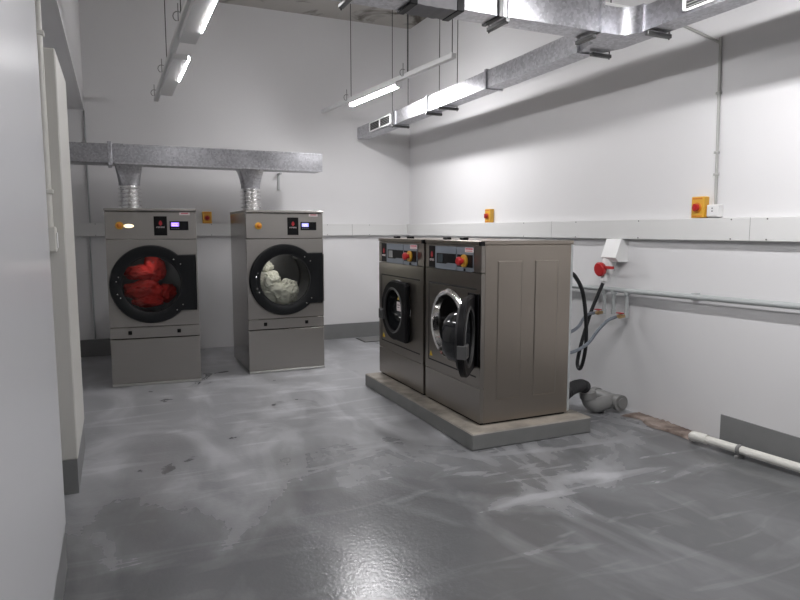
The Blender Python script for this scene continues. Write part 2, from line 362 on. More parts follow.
DW, DH, DD = .807, 1.69, .924
def make_dryer(loc, rotz, label, scr, running):
    t = thing('tumble_dryer', label, 'dryer', loc, rotz)
    idm = lambda x, y, z: (x, y, z)
    cx, cz = .385, .975
    bm = nb()
    box(bm, (0, .03, .02), (.018, DD, 1.665)); box(bm, (DW - .018, .03, .02), (DW, DD, 1.665))
    box(bm, (.018, DD - .018, .02), (DW - .018, DD, 1.665)); box(bm, (.018, .03, .02), (DW - .018, DD - .018, .05))
    box(bm, (.018, .03, 1.35), (DW - .018, DD - .018, 1.41)); box(bm, (.018, .03, .50), (DW - .018, DD - .018, .58))
    obj('cabinet', bm, M_dside, t)
    bm = nb(); box(bm, (-.004, -.012, 1.665), (DW + .004, DD, DH), .004); obj('top_lid', bm, M_dry, t)
    bm = nb(); box(bm, (0, 0, 1.404), (DW, .03, 1.658), .003); fa = obj('control_panel', bm, M_dry, t)
    bm = nb(); holed_plate(bm, cx, cz, 0, DW, .573, 1.395, .30, 0, .03, idm); obj('front_panel', bm, M_dry, t)
    bm = nb(); box(bm, (0, 0, .461), (DW, .03, .563), .003); dr = obj('lint_drawer', bm, M_dry, t)
    for x in (.175, .615):
        bm = nb(); box(bm, (x - .017, -.006, .497), (x + .017, .0, .533), .004); box(bm, (x - .006, -.014, .503), (x + .006, -.005, .527), .002)
        obj('drawer_lock', bm, M_black, dr)
    bm = nb(); box(bm, (0, 0, .027), (DW, .03, .451), .003); obj('lower_panel', bm, M_dry, t)
    bm = nb(); box(bm, (.0, -.010, .004), (DW, .03, .024), .002); obj('bottom_lip', bm, M_lip, t)
    bm = nb(); box(bm, (.02, .03, 0), (DW - .02, DD - .03, .02)); obj('base', bm, M_blackm, t)
    # emergency stop
    bm = nb(); cyl(bm, (.125, .0, 1.53), (0, -1, 0), .036, .008, 28, .002); e = obj('emergency_stop', bm, M_yellow, t)
    bm = nb(); lathe(bm, (.125, -.008, 1.53), (0, -1, 0), [(0, .012), (.014, .012), (.016, .021), (.026, .021), (.032, .012), (.033, 0)], 24); obj('stop_button', bm, M_orange, e)
    if running:  # emissive bump added as a glare beside the stop button, not a lamp
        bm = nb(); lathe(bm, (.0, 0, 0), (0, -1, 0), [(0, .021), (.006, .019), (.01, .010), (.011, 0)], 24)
        bmesh.ops.transform(bm, matrix=Matrix.Translation((.205, 0, 1.526)) @ Matrix.Diagonal((2.1, 1, .85, 1)), verts=bm.verts); obj('panel_glare', bm, M_glare, t)
    # black logo plate with a red emblem over a row of small pale lettering
    bm = nb(); box(bm, (.425, -.004, 1.437), (.542, .0, 1.618), .002); lp = obj('logo_plate', bm, M_black, t)
    bm = nb(); prism(bm, [(.484, 1.527), (.500, 1.545), (.497, 1.565), (.484, 1.580), (.471, 1.565), (.468, 1.545)], -.006, -.004, 'y'); obj('emblem', bm, M_redd, lp)
    bm = nb(); glyphs(bm, .446, .522, 1.508, 1.520, 6, lambda b, a, c, z0, z1: box(b, (a, -.0055, z0), (c, -.004, z1))); obj('lettering', bm, M_sticker, lp)
    # display
    bm = nb(); box(bm, (.565, -.005, 1.487), (.735, .0, 1.572), .003); d = obj('display', bm, M_black, t)
    bm = nb(); box(bm, (.578, -.007, 1.522), (.650, -.005, 1.560)); s = obj('screen', bm, scr, d)
    bm = nb()
    for q, z in ((5, 1.546), (4, 1.530)): glyphs(bm, .585, .640, z - .004, z + .005, q, lambda b, a, c, z0, z1: box(b, (a, -.008, z0), (c, -.007, z1)))
    obj('screen_text', bm, M_scrt, s)
    for k in range(4):
        bm = nb(); box(bm, (.580 + k * .02, -.007, 1.500), (.591 + k * .02, -.005, 1.507), .001); obj('key', bm, M_fascia, d)
    bm = nb(); box(bm, (.655, -.002, 1.630), (.752, .0, 1.657)); st = obj('sticker', bm, M_sticker, t)
    bm = nb(); box(bm, (.672, -.003, 1.642), (.735, -.002, 1.651)); obj('sticker_print', bm, M_pink, st)
    # door
    cor = [math.atan2(z - cz, x) for x in (.405,) for z in (.717, 1.253)]
    z0, z1 = .717 - cz, 1.253 - cz
    o = lambda s: (lambda a: D_r(a, .370 * s, .405 - (1 - s) * .4, z0 * s, z1 * s)); c = lambda r: (lambda a: r)
    bm = nb(); D_ring(bm, cx, cz, [(o(1), -.002), (o(1), -.030), (o(.975), -.048), (c(.300), -.052), (c(.272), -.040), (c(.262), -.020), (c(.262), -.002)], 96, cor, idm); dd = obj('door', bm, M_ring, t)
    bm = nb(); lathe(bm, (cx, -.040, cz), (0, 1, 0), [(0, .276), (0, .262), (.018, .262), (.018, .272)], 72, False, False); obj('seal', bm, M_blackm, dd)
    bm = nb(); lathe(bm, (cx, -.012, cz), (0, -1, 0), [(0, .262), (.004, .2), (.010, .1), (.012, 0)], 64, False, False); obj('glass', bm, M_glass, dd)
    for (bx, bz) in ((-.285, .075), (-.305, .035), (-.30, -.085), (-.275, -.12), (.205, .235), (.265, .19), (.275, -.20), (.22, -.25)):
        bm = nb(); lathe(bm, (cx + bx, -.048, cz + bz), (0, -1, 0), [(0, .0065), (.004, .006), (.006, 0)], 12); obj('bolt', bm, M_chrome, dd)
    bm = nb(); box(bm, (.792, -.046, .735), (.800, -.006, 1.235), .002); obj('handle_edge', bm, M_pvc, dd)
    # drum
    bm = nb(); lathe(bm, (cx, .03, cz), (0, 1, 0), [(0, .300), (.02, .345), (.60, .345), (.62, .33), (.62, 0)], 72, False, True); dm = obj('drum', bm, M_drum, t)
    for k in range(3):
        a = k * 2 * PI / 3 + .9
        bm = nb(); box(bm, (-.02, .08, .312), (.02, .58, .345), .008, Matrix.Translation((cx, 0, cz)) @ Matrix.Rotation(a, 4, 'Y')); obj('drum_lifter', bm, M_drum, dm)
    # added fill light without a fitting, brightens the laundry in the drum
    l = bpy.data.lights.new('drum_fill', 'POINT'); l.energy = .22 if running else 1.1; l.shadow_soft_size = .03; l.color = (1, .96, .9)
    lo = bpy.data.objects.new('drum_fill', l); C.objects.link(lo); lo.parent = t; lo.location = (cx - .02, .075, cz + .20)
    return t
M_redc = mat('red_laundry_cloth', (.56, .024, .018), .85, 0, 14, .2)
M_whc = mat('white_laundry_cloth', (.72, .71, .62), .85, 0, 10, .06)
d1 = ((-.0801, 6.5282, 0), -.0846); d2 = ((1.2164, 6.5533, 0), .003)
make_dryer(*d1, 'grey steel tumble dryer with red laundry tumbling behind its round glass door', M_scr1, True)
make_dryer(*d2, 'grey steel tumble dryer with white laundry behind its round glass door', M_scr2, False)
laundry('red_laundry', M_redc, [((.30, .20, .90), (.19, .10, .105), 1.0), ((.265, .20, 1.075), (.145, .09, .075), 4.2), ((.40, .25, 1.10), (.12, .09, .14), 7.1), ((.34, .19, .795), (.15, .09, .065), 9.7), ((.50, .30, .86), (.10, .08, .10), 3.3)],
        'red cloth laundry tumbling in the drum of the dryer', *d1, .55)
laundry('white_laundry', M_whc, [((.37, .24, .815), (.21, .14, .135), 2.0), ((.27, .22, .93), (.13, .10, .13), 5.5), ((.24, .30, 1.10), (.10, .07, .07), 8.3), ((.49, .26, .83), (.13, .12, .14), 11.0)],
        'off-white cloth laundry lying in the drum of the dryer', *d2, .8)

# ------------------------------------------------------------------ exhaust duct over the dryers
DZ0, DZ1, DY0, DY1 = 2.162, 2.356, 7.19, 7.50
t = thing('exhaust_duct', 'galvanised rectangular exhaust duct running along the back wall above the dryers', 'duct', (0, 0, 0))
for a, b in ((-.95, -.01), (-.005, 2.225)):
    bm = nb(); box(bm, (a, DY0, DZ0), (b, DY1, DZ1), .004); obj('duct_body', bm, M_galv2, t)
for x in (-.008, ):
    bm = nb(); box(bm, (x - .02, DY0 - .022, DZ0 - .02), (x + .02, DY1 + .01, DZ1 + .022), .003); obj('flange', bm, M_galv, t)
for z in (DZ0 + .002, DZ1 - .002):
    bm = nb(); box(bm, (.03, DY0 - .006, z - .008), (2.222, DY0, z + .008), .002); obj('seam', bm, M_galv, t)
def hopper(xc, yc, top):
    bm = nb(); n = 32; rings = []
    for f, z in ((0, top), (.15, top - .02), (1, 1.985), (1, 1.95)):
        r = []
        for k in range(n):
            a = 2 * PI * k / n + PI / 4; sq = rect_r(a, -.135, .135, -.135, .135)
            q = sq * (1 - f) + .105 * f; r.append((xc + math.cos(a) * q, yc + math.sin(a) * q, z))
        rings.append(r)
    return loft(bm, rings, cap0=True, cap1=True)
FX = ((.165, 7.34), (1.425, 7.34))
for x, y in FX: obj('duct_outlet', hopper(x, y, DZ0 + .002), M_galv2, t)
for (x, y), lb in zip(FX, ('corrugated foil hose from the ceiling-side duct to the dryer with red laundry', 'corrugated foil hose linking the exhaust duct to the dryer with white laundry')):
    bm = nb(); pts = [(x, y, 1.692 + i * (1.948 - 1.692) / 90) for i in range(91)]
    tube(bm, pts, .1, 28, 0, True, lambda u: .102 + .015 * math.sin(u * 2 * PI * 6.0))
    tag(obj('flexible_hose', bm, M_foil), lb.replace('ceiling-side duct', 'exhaust duct down'), 'hose')
t = thing('wall_bracket', 'small grey angle bracket on the back wall holding the exhaust duct end', 'bracket', (1.965, YB, 2.0))
bm = nb(); box(bm, (-.012, -.012, 0), (.012, -.0012, .215)); obj('leg', bm, M_pipe, t)
bm = nb(); box(bm, (-.012, -.14, .195), (.012, -.012, .215)); obj('arm', bm, M_pipe, t)

# ------------------------------------------------------------------ trunking, switches, conduits
ZT0, ZT1 = 1.4154, 1.5702
def trunk(name, label, a, b, axis):
    t = thing(name, label, 'trunking')
    bm = nb(); box(bm, a, b, .003); obj('channel', bm, M_trunk, t)
    P = [(a[0], y) for y in (3.02, 2.76, 3.85, 4.6, 5.4)] if axis == 'y' else [(x, a[1]) for x in (-.2, 1.1, 2.3, 2.6, 3.2)]
    for x, y in P:
        for z in (ZT0 + .012, ZT1 - .012):
            bm = nb(); cyl(bm, (x, y, z), (-1, 0, 0) if axis == 'y' else (0, -1, 0), .005, .003, 8); obj('screw', bm, M_iron, t)
    for q in ((4.95, 2.88) if axis == 'y' else (.6, 2.95)):
        bm = nb()
        if axis == 'y': box(bm, (a[0] - .0012, q - .001, ZT0 + .001), (a[0], q + .001, ZT1 - .001))
        else: box(bm, (q - .002, a[1] - .0012, ZT0 + .001), (q + .002, a[1], ZT1 - .001))
        obj('joint', bm, M_pvc, t)
trunk('cable_trunking', 'white metal cable trunking running along the back wall behind the dryers', (XL + .0012, YB - .06, ZT0), (XR - .062, YB - .0012, ZT1), 'x')
trunk('cable_trunking', 'long white metal cable trunking running along the right wall above the washers', (XR - .06, YF + .0012, ZT0), (XR - .0012, YB - .0012, ZT1), 'y')

def isolator(loc, rotz, label):
    """faces local -Y, back on local y=0"""
    t = thing('isolator_switch', label, 'switch', loc, rotz, 'yellow rotary isolator switches')
    bm = nb(); box(bm, (-.055, -.055, -.075), (.055, 0, .075), .006); obj('housing', bm, M_yellow, t)
    bm = nb(); cyl(bm, (0, -.055, -.002), (0, -1, 0), .036, .008, 28, .002); d = obj('dial', bm, M_orange, t)
    bm = nb(); lathe(bm, (0, -.063, -.002), (0, -1, 0), [(0, .026), (.012, .025), (.02, .022), (.022, 0)], 24); box(bm, (-.007, -.094, -.027), (.007, -.080, .023), .003); obj('rotary_knob', bm, M_red, d)
    bm = nb(); box(bm, (-.04, -.0565, .055), (.04, -.055, .066)); obj('rating_plate', bm, M_orange, t)
    bm = nb(); box(bm, (-.04, -.0565, -.066), (.04, -.055, -.058)); obj('rating_plate', bm, M_orange, t)
isolator((1.055, YB, 1.640), 0, 'orange-yellow rotary isolator on the back wall between the two dryers')
isolator((XR, 6.105, 1.645), -PI / 2, 'small far yellow isolator on the right wall above the closed-door washer')
isolator((XR, 3.305, 1.648), -PI / 2, 'large near yellow isolator with red knob beside white box on right wall')

t = thing('conduit', 'thin grey-white conduit dropping down the right wall to the white socket box', 'conduit')
bm = nb(); tube(bm, [(XR - .014, 3.66, 3.03), (XR - .014, 3.27, 2.785), (XR - .014, 3.225, 2.75), (XR - .014, 3.217, 2.70), (XR - .014, 3.19, 1.665)], .0098, 12, 6); obj('pipe', bm, M_cond, t)
for z in (2.42, 2.02, 1.87):
    bm = nb(); box(bm, (XR - .028, 3.192 + (z - 1.66) * .026 - .016, z - .008), (XR - .0012, 3.192 + (z - 1.66) * .026 + .016, z + .008), .003); obj('clip', bm, M_cond, t)
t = thing('junction_box', 'square white junction box on the right wall under the conduit end', 'box', (XR, 3.185, 1.578))
bm = nb(); box(bm, (-.045, -.05, 0), (0, .05, .085), .005); obj('box', bm, M_white, t)
bm = nb(); box(bm, (-.049, -.045, .005), (-.045, .045, .08), .002); c_ = obj('cover', bm, M_white, t)
bm = nb(); cyl(bm, (-.049, 0, .06), (-1, 0, 0), .005, .003, 8); obj('cover_screw', bm, M_pvc, c_)
bm = nb(); cyl(bm, (-.049, 0, .04), (-1, 0, 0), .005, .003, 8); obj('cover_screw', bm, M_pvc, c_)

t = thing('conduit', 'white vertical conduit in front of the white pier at the left edge', 'conduit')
bm = nb(); tube(bm, [(-.318, 3.895, ZC - .002), (-.318, 3.895, 2.84), (-.318, 3.895, 1.50)], .022, 14); obj('pipe', bm, M_pvcw, t)
for z in (2.50, 1.69):
    bm = nb(); box(bm, (-.348, 3.868, z - .012), (-.288, 3.92, z + .012), .003); obj('clip', bm, M_pvcw, t)
t = thing('switch_box', 'cream surface-mounted switch box on the white pier at the left edge', 'switch', (-.315, 3.92, 1.37))
bm = nb(); box(bm, (-.045, -.055, 0), (.030, 0, .135), .006); b_ = obj('box', bm, M_pvcw, t)
bm = nb(); box(bm, (.030, -.045, .02), (.036, -.012, .105), .003); obj('rocker', bm, M_white, t)
bm = nb(); box(bm, (-.270, 8.244, .21), (-.254, YB, ZT0 - .002), .003)
tag(obj('cable_cover', bm, M_pipe), 'thin grey cable strip on the back wall below the trunking, left of the dryers', 'cable')
bm = nb(); box(bm, (-.262, 8.244, ZT1 + .002), (-.246, YB, 2.84), .003)
tag(obj('cable_cover', bm, M_pipe), 'thin grey cable strip rising from the trunking up the back wall left of the dryers', 'cable')

# ------------------------------------------------------------------ ceiling ducts
def ysolid(bm, stations, z0, z1):
    rings = [[(a, y, z0), (b, y, z0), (b, y, z1), (a, y, z1)] for y, a, b in stations]
    return loft(bm, rings, cap0=True, cap1=True)
def hanger(parent, along, c, lo, hi, z, rods):
    """channel strut under the duct with threaded rods to the ceiling"""
    bm = nb()
    if along == 'x': a, b = (lo, c - .015, z - .024), (hi, c + .015, z)
    else: a, b = (c - .015, lo, z - .024), (c + .015, hi, z)
    box(bm, a, b, .003); h = obj('hanger_strut', bm, M_iron, parent)
    for q in rods:
        bm = nb(); p = (q, c) if along == 'x' else (c, q)
        cyl(bm, (p[0], p[1], z - .032), (0, 0, 1), .0042, ZC - z + .032, 8); obj('threaded_rod', bm, M_wire, h)

xl = lambda y: 2.952 + (y - 3.6) * .0150
t = thing('supply_duct', 'galvanised ceiling duct reaching along the right wall to the back, grille at its far end', 'duct')
bm = nb(); ysolid(bm, [(y, xl(y), xl(y) + .155) for y in (3.62, 5, 6.5, 8.17)], 2.70, 2.845); obj('duct_body', bm, M_galv, t)
for y in (3.64, 4.85, 6.02, 6.86):
    bm = nb(); ysolid(bm, [(y - .012, xl(y) - .012, xl(y) + .167), (y + .012, xl(y) - .012, xl(y) + .167)], 2.690, 2.858); obj('flange', bm, M_galv, t)
def grille(parent, ya, yb, xf, z0, z1, nb_, ns):
    bm = nb(); sx = lambda y: xf(y)
    for y0, y1, za, zb in ((ya, yb, z0, z0 + .012), (ya, yb, z1 - .012, z1), (ya, ya + .02, z0, z1), (yb - .02, yb, z0, z1)):
        loft(bm, [[(sx(y) - .008, y, za), (sx(y) + .001, y, za), (sx(y) + .001, y, zb), (sx(y) - .008, y, zb)] for y in (y0, y1)], cap0=True, cap1=True)
    for k in range(1, nb_):
        y = ya + (yb - ya) * k / nb_
        loft(bm, [[(sx(q) - .008, q, z0), (sx(q) + .001, q, z0), (sx(q) + .001, q, z1), (sx(q) - .008, q, z1)] for q in (y - .015, y + .015)], cap0=True, cap1=True)
    g = obj('grille', bm, M_white, parent)
    bm = nb(); loft(bm, [[(sx(y) - .003, y, z0 + .01), (sx(y) + .001, y, z0 + .01), (sx(y) + .001, y, z1 - .01), (sx(y) - .003, y, z1 - .01)] for y in (ya + .01, yb - .01)], cap0=True, cap1=True); obj('grille_opening', bm, M_grilled, g)
    bm = nb()
    for k in range(ns):
        z = z0 + .012 + (z1 - z0 - .024) * (k + .5) / ns
        loft(bm, [[(sx(y) - .0075, y, z - .001), (sx(y) - .003, y, z + .003), (sx(y) - .003, y, z + .005), (sx(y) - .0075, y, z + .001)] for y in (ya + .015, yb - .015)], cap0=True, cap1=True)
    obj('louvre', bm, M_pvc, g)
grille(t, 7.0, 7.70, xl, 2.722, 2.838, 2, 5)
for y in (5.70, 6.90): hanger(t, 'x', y, xl(y) - .035, xl(y) + .19, 2.692, (xl(y) - .022, xl(y) + .177))
hanger(t, 'x', 6.02, xl(6) - .02, xl(6) + .17, 2.690, ())
hanger(t, 'x', 3.58, 3.02, 3.19, 2.692, (3.18,))

t = thing('supply_duct', 'galvanised ceiling duct crossing the room with a grey canvas connector and curved elbow', 'duct')
bm = nb(); box(bm, (.75, 3.225, 2.70), (1.50, 3.385, 2.90), .003); obj('duct_body', bm, M_galv, t)
bm = nb(); box(bm, (1.83, 3.225, 2.70), (2.80, 3.385, 2.885), .003); obj('duct_body', bm, M_galv, t)
rings = []
for i in range(25):
    u = i / 24; x = 1.505 + u * .32; s = .004 * math.sin(PI * u); w = .0015 * math.sin(u * 2 * PI * 5)
    rings.append([(x, 3.218 - w, 2.694 - s - w), (x, 3.392 + w, 2.694 - s - w), (x, 3.392 + w, 2.90 + w), (x, 3.218 - w, 2.90 + w)])
bm = nb(); loft(bm, rings, cap0=True, cap1=True); obj('canvas_connector', bm, M_flexg, t)
for x in (1.515, 1.80):
    bm = nb(); box(bm, (x - .022, 3.212, 2.687), (x + .022, 3.398, 2.912), .003); obj('clamp_band', bm, M_black, t)
for x in (2.06, 2.795):
    bm = nb(); box(bm, (x - .014, 3.208, 2.690), (x + .014, 3.402, 2.905), .003); obj('flange', bm, M_iron if x < 2.5 else M_galv, t)
arc = [(2.905 + .110 * math.sin(a), 3.115 + .110 * math.cos(a)) for a in [i * PI / 2 / 10 for i in range(11)]]
bm = nb(); prism(bm, [(2.81, 3.225)] + arc + [(3.175, 3.115), (3.175, 3.45), (3.12, 3.615), (2.955, 3.615), (2.90, 3.42), (2.81, 3.385)], 2.70, 2.865); obj('elbow', bm, M_galv, t)
hanger(t, 'y', 2.10, 3.20, 3.41, 2.690, (3.205, 3.405)); hanger(t, 'y', 1.17, 3.20, 3.41, 2.698, (3.205, 3.405)); hanger(t, 'y', 2.76, 3.24, 3.41, 2.690, ())
bm = nb(); tube(bm, [(2.2, 3.34, 2.918), (3.11, 3.34, 2.918)], .014, 10); obj('cable_pipe', bm, M_white, t)

xn = lambda y: 3.015
t = thing('supply_duct', 'near galvanised duct section with louvred grille, up against the right wall', 'duct')
bm = nb(); ysolid(bm, [(y, xn(y), 3.175) for y in (.6, 1.5, 2.7, 3.110)], 2.70, 2.848); obj('duct_body', bm, M_galv, t)
bm = nb(); ysolid(bm, [(y, xn(y) - .012, 3.187) for y in (3.096, 3.114)], 2.690, 2.860); obj('flange', bm, M_galv, t)
grille(t, 2.15, 2.80, lambda y: xn(y), 2.718, 2.84, 1, 6)
hanger(t, 'x', 3.07, 3.01, 3.205, 2.692, (3.195,)); hanger(t, 'x', 1.3, 2.99, 3.205, 2.698, (3.0, 3.195))

# ------------------------------------------------------------------ hanging lights
ZL = 2.93
def led(parent_label, a, b, tilt, group, side=0):
    """LED batten from a to b (plan points, under the rail): dome facing down, or a wide body with its lens on the right flank (tilt = unlit length)"""
    a = Vector((*a, ZL)); b = Vector((*b, ZL)); L = (b - a).length
    t = thing('hanging_led_light', parent_label, 'light', a, math.atan2(-(b - a).x, (b - a).y), group)
    if tilt:
        bm = nb(); prism(bm, [(-.035, 0), (.085, 0), (.085, -.045), (-.035, -.045)], 0, L, 'y'); obj('housing', bm, M_batten, t)
        bm = nb(); prism(bm, [(.085, -.006), (.100, -.012), (.102, -.030), (.092, -.050), (.085, -.0505), (.085, -.045)], .02, L - .02 - tilt, 'y'); obj('diffuser', bm, M_lens2, t)
        return t
    hgt = .024
    bm = nb(); prism(bm, [(-.036, 0), (.036, 0), (.036, -.030), (-.036, -.030)], 0, L, 'y'); obj('housing', bm, M_batten, t)
    dome = [(-.032, -.030)] + [(-.032 * math.cos(q * PI / 8), -.031 - hgt * math.sin(q * PI / 8)) for q in range(9)] + [(.032, -.030)]
    bm = nb(); prism(bm, dome, .02, L - .02, 'y'); obj('diffuser', bm, M_lens, t)
    for y in (0, L - .02):
        bm = nb(); prism(bm, [(-.036, -.030), (.036, -.030), (.030, -.031 - hgt), (-.030, -.031 - hgt)], y, y + .02, 'y')
        obj('end_cap', bm, M_batten, t)
    return t
def channel(label, a, b, wires, hooks):
    a = Vector((*a, 0)); b = Vector((*b, 0)); d = (b - a).normalized(); n = Vector((d.y, -d.x, 0))
    t = thing('lighting_channel', label, 'channel', (a.x, a.y, ZL), math.atan2(-d.x, d.y)); L = (b - a).length
    bm = nb(); box(bm, (-.025, 0, .001), (.025, L, .046), .004); obj('rail', bm, M_batten, t)
    for s in wires:
        bm = nb(); cyl(bm, (0, s, .04), (0, 0, 1), .004, ZC - ZL - .04, 8); w = obj('suspension_rod', bm, M_wire, t)
    for s in hooks:
        bm = nb(); pts = [(-.03 + .0, s, .02)] + [(-.03 - .035 * math.sin(q * PI / 6), s, .05 + .035 - .035 * math.cos(q * PI / 6) - .035) for q in range(1, 8)]
        tube(bm, [(-.03, s, .14)] + pts, .004, 8); obj('hook', bm, M_pvc, t)
    return t
A0, A1 = (2.435, 7.815), (2.684, 4.90)
lerp = lambda p, q, y: (p[0] + (q[0] - p[0]) * (y - p[1]) / (q[1] - p[1]), y)
channel('white hanging light rail carrying the lit lamp over the washers', A1, A0, (.03, .80, 2.085), (.83, 2.14))
led('lit white LED batten glowing under the hanging rail in the middle of the photo', lerp(A0, A1, 5.86), lerp(A0, A1, 6.97), 0, 'LED battens')
B0, B1 = (.495, 7.88), (.52, 1.0)
channel('white hanging light rail seen end-on above the dryer with red laundry', B1, B0, (6.31 - 1, 5.01 - 1, 2.5 - 1), (6.5 - 1, 4.9 - 1, 7.65 - 1))
led('LED batten on the left rail, seen from behind, only its edge lit', (.535, 5.70), (.530, 7.25), .72, 'LED battens')
led('nearer LED batten at the top edge on the left rail, turned away', (.545, 3.75), (.540, 5.20), .30, 'LED battens')
# the same two rows carry on towards and behind the camera
A2, A3 = (2.52, 1.2), (2.50, 2.85)
channel('light rail of the right row continuing above the camera', A2, A3, (.2, 1.6), ())
led('LED batten of the right row above the photo frame', (2.518, 1.45), (2.502, 2.70), 0, 'LED battens')
led('LED batten of the left row above the photo frame', (.55, 1.2), (.545, 2.45), .10, 'LED battens')

# ------------------------------------------------------------------ washing machines
WH, WD = 1.2966, .780
PZ = .1172
def make_washer(y0, w, label, opened):
    """local origin: near front bottom corner; front faces -X, u = distance from the far (photo-left) edge"""
    t = thing('washing_machine', label, 'washing machine', (2.281, y0, PZ))
    F = lambda u, x, z: (x, w - u, z)                # u across the front, x depth (negative = proud), z up
    k = w / .857
    U = lambda f: f * w
    ucx, ucz, R = .387 * k, .660, .268
    def fb(bm, u0, u1, z0, z1, x0, x1, bev=0): return box(bm, (x0, w - u1, z0), (x1, w - u0, z1), bev)
    bm = nb()
    box(bm, (.03, 0, .015), (WD - .02, .016, 1.268), .003); box(bm, (.03, w - .016, .015), (WD - .02, w, 1.268), .003)
    box(bm, (.03, .016, .015), (WD - .02, w - .016, .03)); box(bm, (.03, .016, 1.22), (WD - .02, w - .016, 1.268))
    obj('cabinet', bm, M_steelside, t)
    for a, b in ((.128, .335), (.440, .648)):                      # pressed raised panels on both sides
        for by, fy in ((.001, -.005), (w - .001, w + .005)):
            e = .010
            o = [(a, .17), (b, .17), (b, 1.160), (a, 1.160)]
            ii = [(a + e, .17 + e), (b - e, .17 + e), (b - e, 1.160 - e), (a + e, 1.160 - e)]
            bm = nb(); loft(bm, [[(p, by, q) for p, q in o], [(p, fy, q) for p, q in ii]], cap0=True, cap1=True); obj('side_pressing', bm, M_steelside, t, False)
    bm = nb(); box(bm, (WD - .02, 0, .02), (WD, w, 1.262), .003); obj('rear_panel', bm, M_pipe, t)
    bm = nb(); box(bm, (-.006, -.003, 1.268), (WD, w + .003, WH), .004); obj('top_lid', bm, M_steelside, t)
    bm = nb(); box(bm, (-.012, -.008, 1.262), (.022, .02, 1.292), .002); obj('corner_cap', bm, M_black, t)
    for f0, f1 in ((.14, .22), (.45, .53)):
        bm = nb(); box(bm, (.09, w - U(f1), WH), (.13, w - U(f0), WH + .018), .003); obj('soap_lid', bm, M_black, t)
    bm = nb(); fb(bm, 0, w, 1.076, 1.266, 0, .03, .003); cp = obj('control_panel', bm, M_steel, t)
    bm = nb(); holed_plate(bm, ucx, ucz, 0, w, .268, 1.071, .245, 0, .03, F); obj('front_panel', bm, M_steel, t)
    bm = nb(); fb(bm, 0, w, .018, .262, 0, .03, .003); obj('kick_panel', bm, M_steel, t)
    bm = nb(); fb(bm, .02, w - .02, 0, .016, .02, WD - .03); obj('base', bm, M_blackm, t)
    # dark groove framing the door field
    bm = nb(); a, b, c, d, g = .055 * k, .80 * k, .335, .965, .011
    fb(bm, a, a + g, c, d, -.0015, .001); fb(bm, a, b, d - g, d, -.0015, .001); fb(bm, a, b, c, c + g, -.0015, .001); obj('groove', bm, M_seam, t)
    # logo plate, fascia, display, stop switch
    bm = nb(); fb(bm, U(.072), U(.195), 1.062 + .02, 1.250, -.004, 0, .002); lp = obj('logo_plate', bm, M_black, t)
    um = U(.135)
    bm = nb(); prism(bm, [(w - (um + a_), z_) for a_, z_ in ((0, 1.155), (.018, 1.172), (.015, 1.192), (0, 1.208), (-.015, 1.192), (-.018, 1.172))], -.006, -.004, 'x'); obj('emblem', bm, M_redd, lp)
    bm = nb(); glyphs(bm, um - .040, um + .040, 1.132, 1.147, 6, lambda bb, a_, c_, z0, z1: fb(bb, a_, c_, z0, z1, -.0055, -.004)); obj('lettering', bm, M_sticker, lp)
    bm = nb(); fb(bm, U(.202), U(.590), 1.075, 1.250, -.005, 0, .002); obj('fascia', bm, M_fascia, t)
    bm = nb(); fb(bm, U(.600), U(.880), 1.075, 1.250, -.005, 0, .002); obj('fascia', bm, M_fascia, t)
    bm = nb(); prism(bm, [(w - u, z) for u, z in ((U(.235), 1.118), (U(.235), 1.196), (U(.588), 1.196), (U(.588), 1.126), (U(.44), 1.126), (U(.41), 1.118))], -.008, -.004, 'x'); dp = obj('display', bm, M_black, t)
    bm = nb(); fb(bm, U(.262), U(.355), 1.126, 1.188, -.0095, -.008); obj('screen', bm, M_lcd if opened else M_lcd2, dp)
    bm = nb(); fb(bm, U(.615), U(.872), 1.106, 1.196, -.008, -.004, .001); es = obj('emergency_stop', bm, M_black, t)
    uc, zc = U(.745), 1.151
    bm = nb(); lathe(bm, F(uc, -.008, zc), (-1, 0, 0), [(0, .046), (.012, .046), (.016, .042), (.016, 0)], 32); obj('collar', bm, M_yellow, es)
    bm = nb(); lathe(bm, F(uc, -.022, zc), (-1, 0, 0), [(0, .018), (.022, .018), (.024, .031), (.042, .031), (.050, .022), (.052, 0)], 28); obj('stop_button', bm, M_red, es)
    bm = nb(); cyl(bm, F(U(.745), -.005, 1.090 - .004), (-1, 0, 0), .009, .008, 14, .002); obj('key_switch', bm, M_black, t)
    bm = nb(); fb(bm, U(.745), U(.885), 1.214, 1.247, -.0065, -.005); st = obj('sticker', bm, M_sticker, t)
    bm = nb(); fb(bm, U(.755), U(.875), 1.233, 1.243, -.0075, -.0065); fb(bm, U(.765), U(.865), 1.220, 1.224, -.0075, -.0065); obj('sticker_print', bm, M_pink, st)
    # tub
    bm = nb(); lathe(bm, F(ucx, -.004, ucz), (1, 0, 0), [(.004, .272), (0, .268), (-.014, .258), (-.020, .245), (-.014, .228), (.01, .222), (.03, .215), (.035, .235), (.05, .24)], 72, False, False); rg = obj('port_ring', bm, M_chrome, t)
    bm = nb(); lathe(bm, F(ucx, .046, ucz), (1, 0, 0), [(0, .245), (.03, .30), (.50, .30), (.52, .28), (.52, 0)], 64, False, True); dm = obj('drum', bm, M_drum, t)
    for q in range(3):
        bm = nb(); box(bm, (.10, -.02, .22), (.52, .02, .30), .008, Matrix.Translation(F(ucx, 0, ucz)) @ Matrix.Rotation(q * 2 * PI / 3 + .5, 4, 'X')); obj('drum_lifter', bm, M_drum, dm)
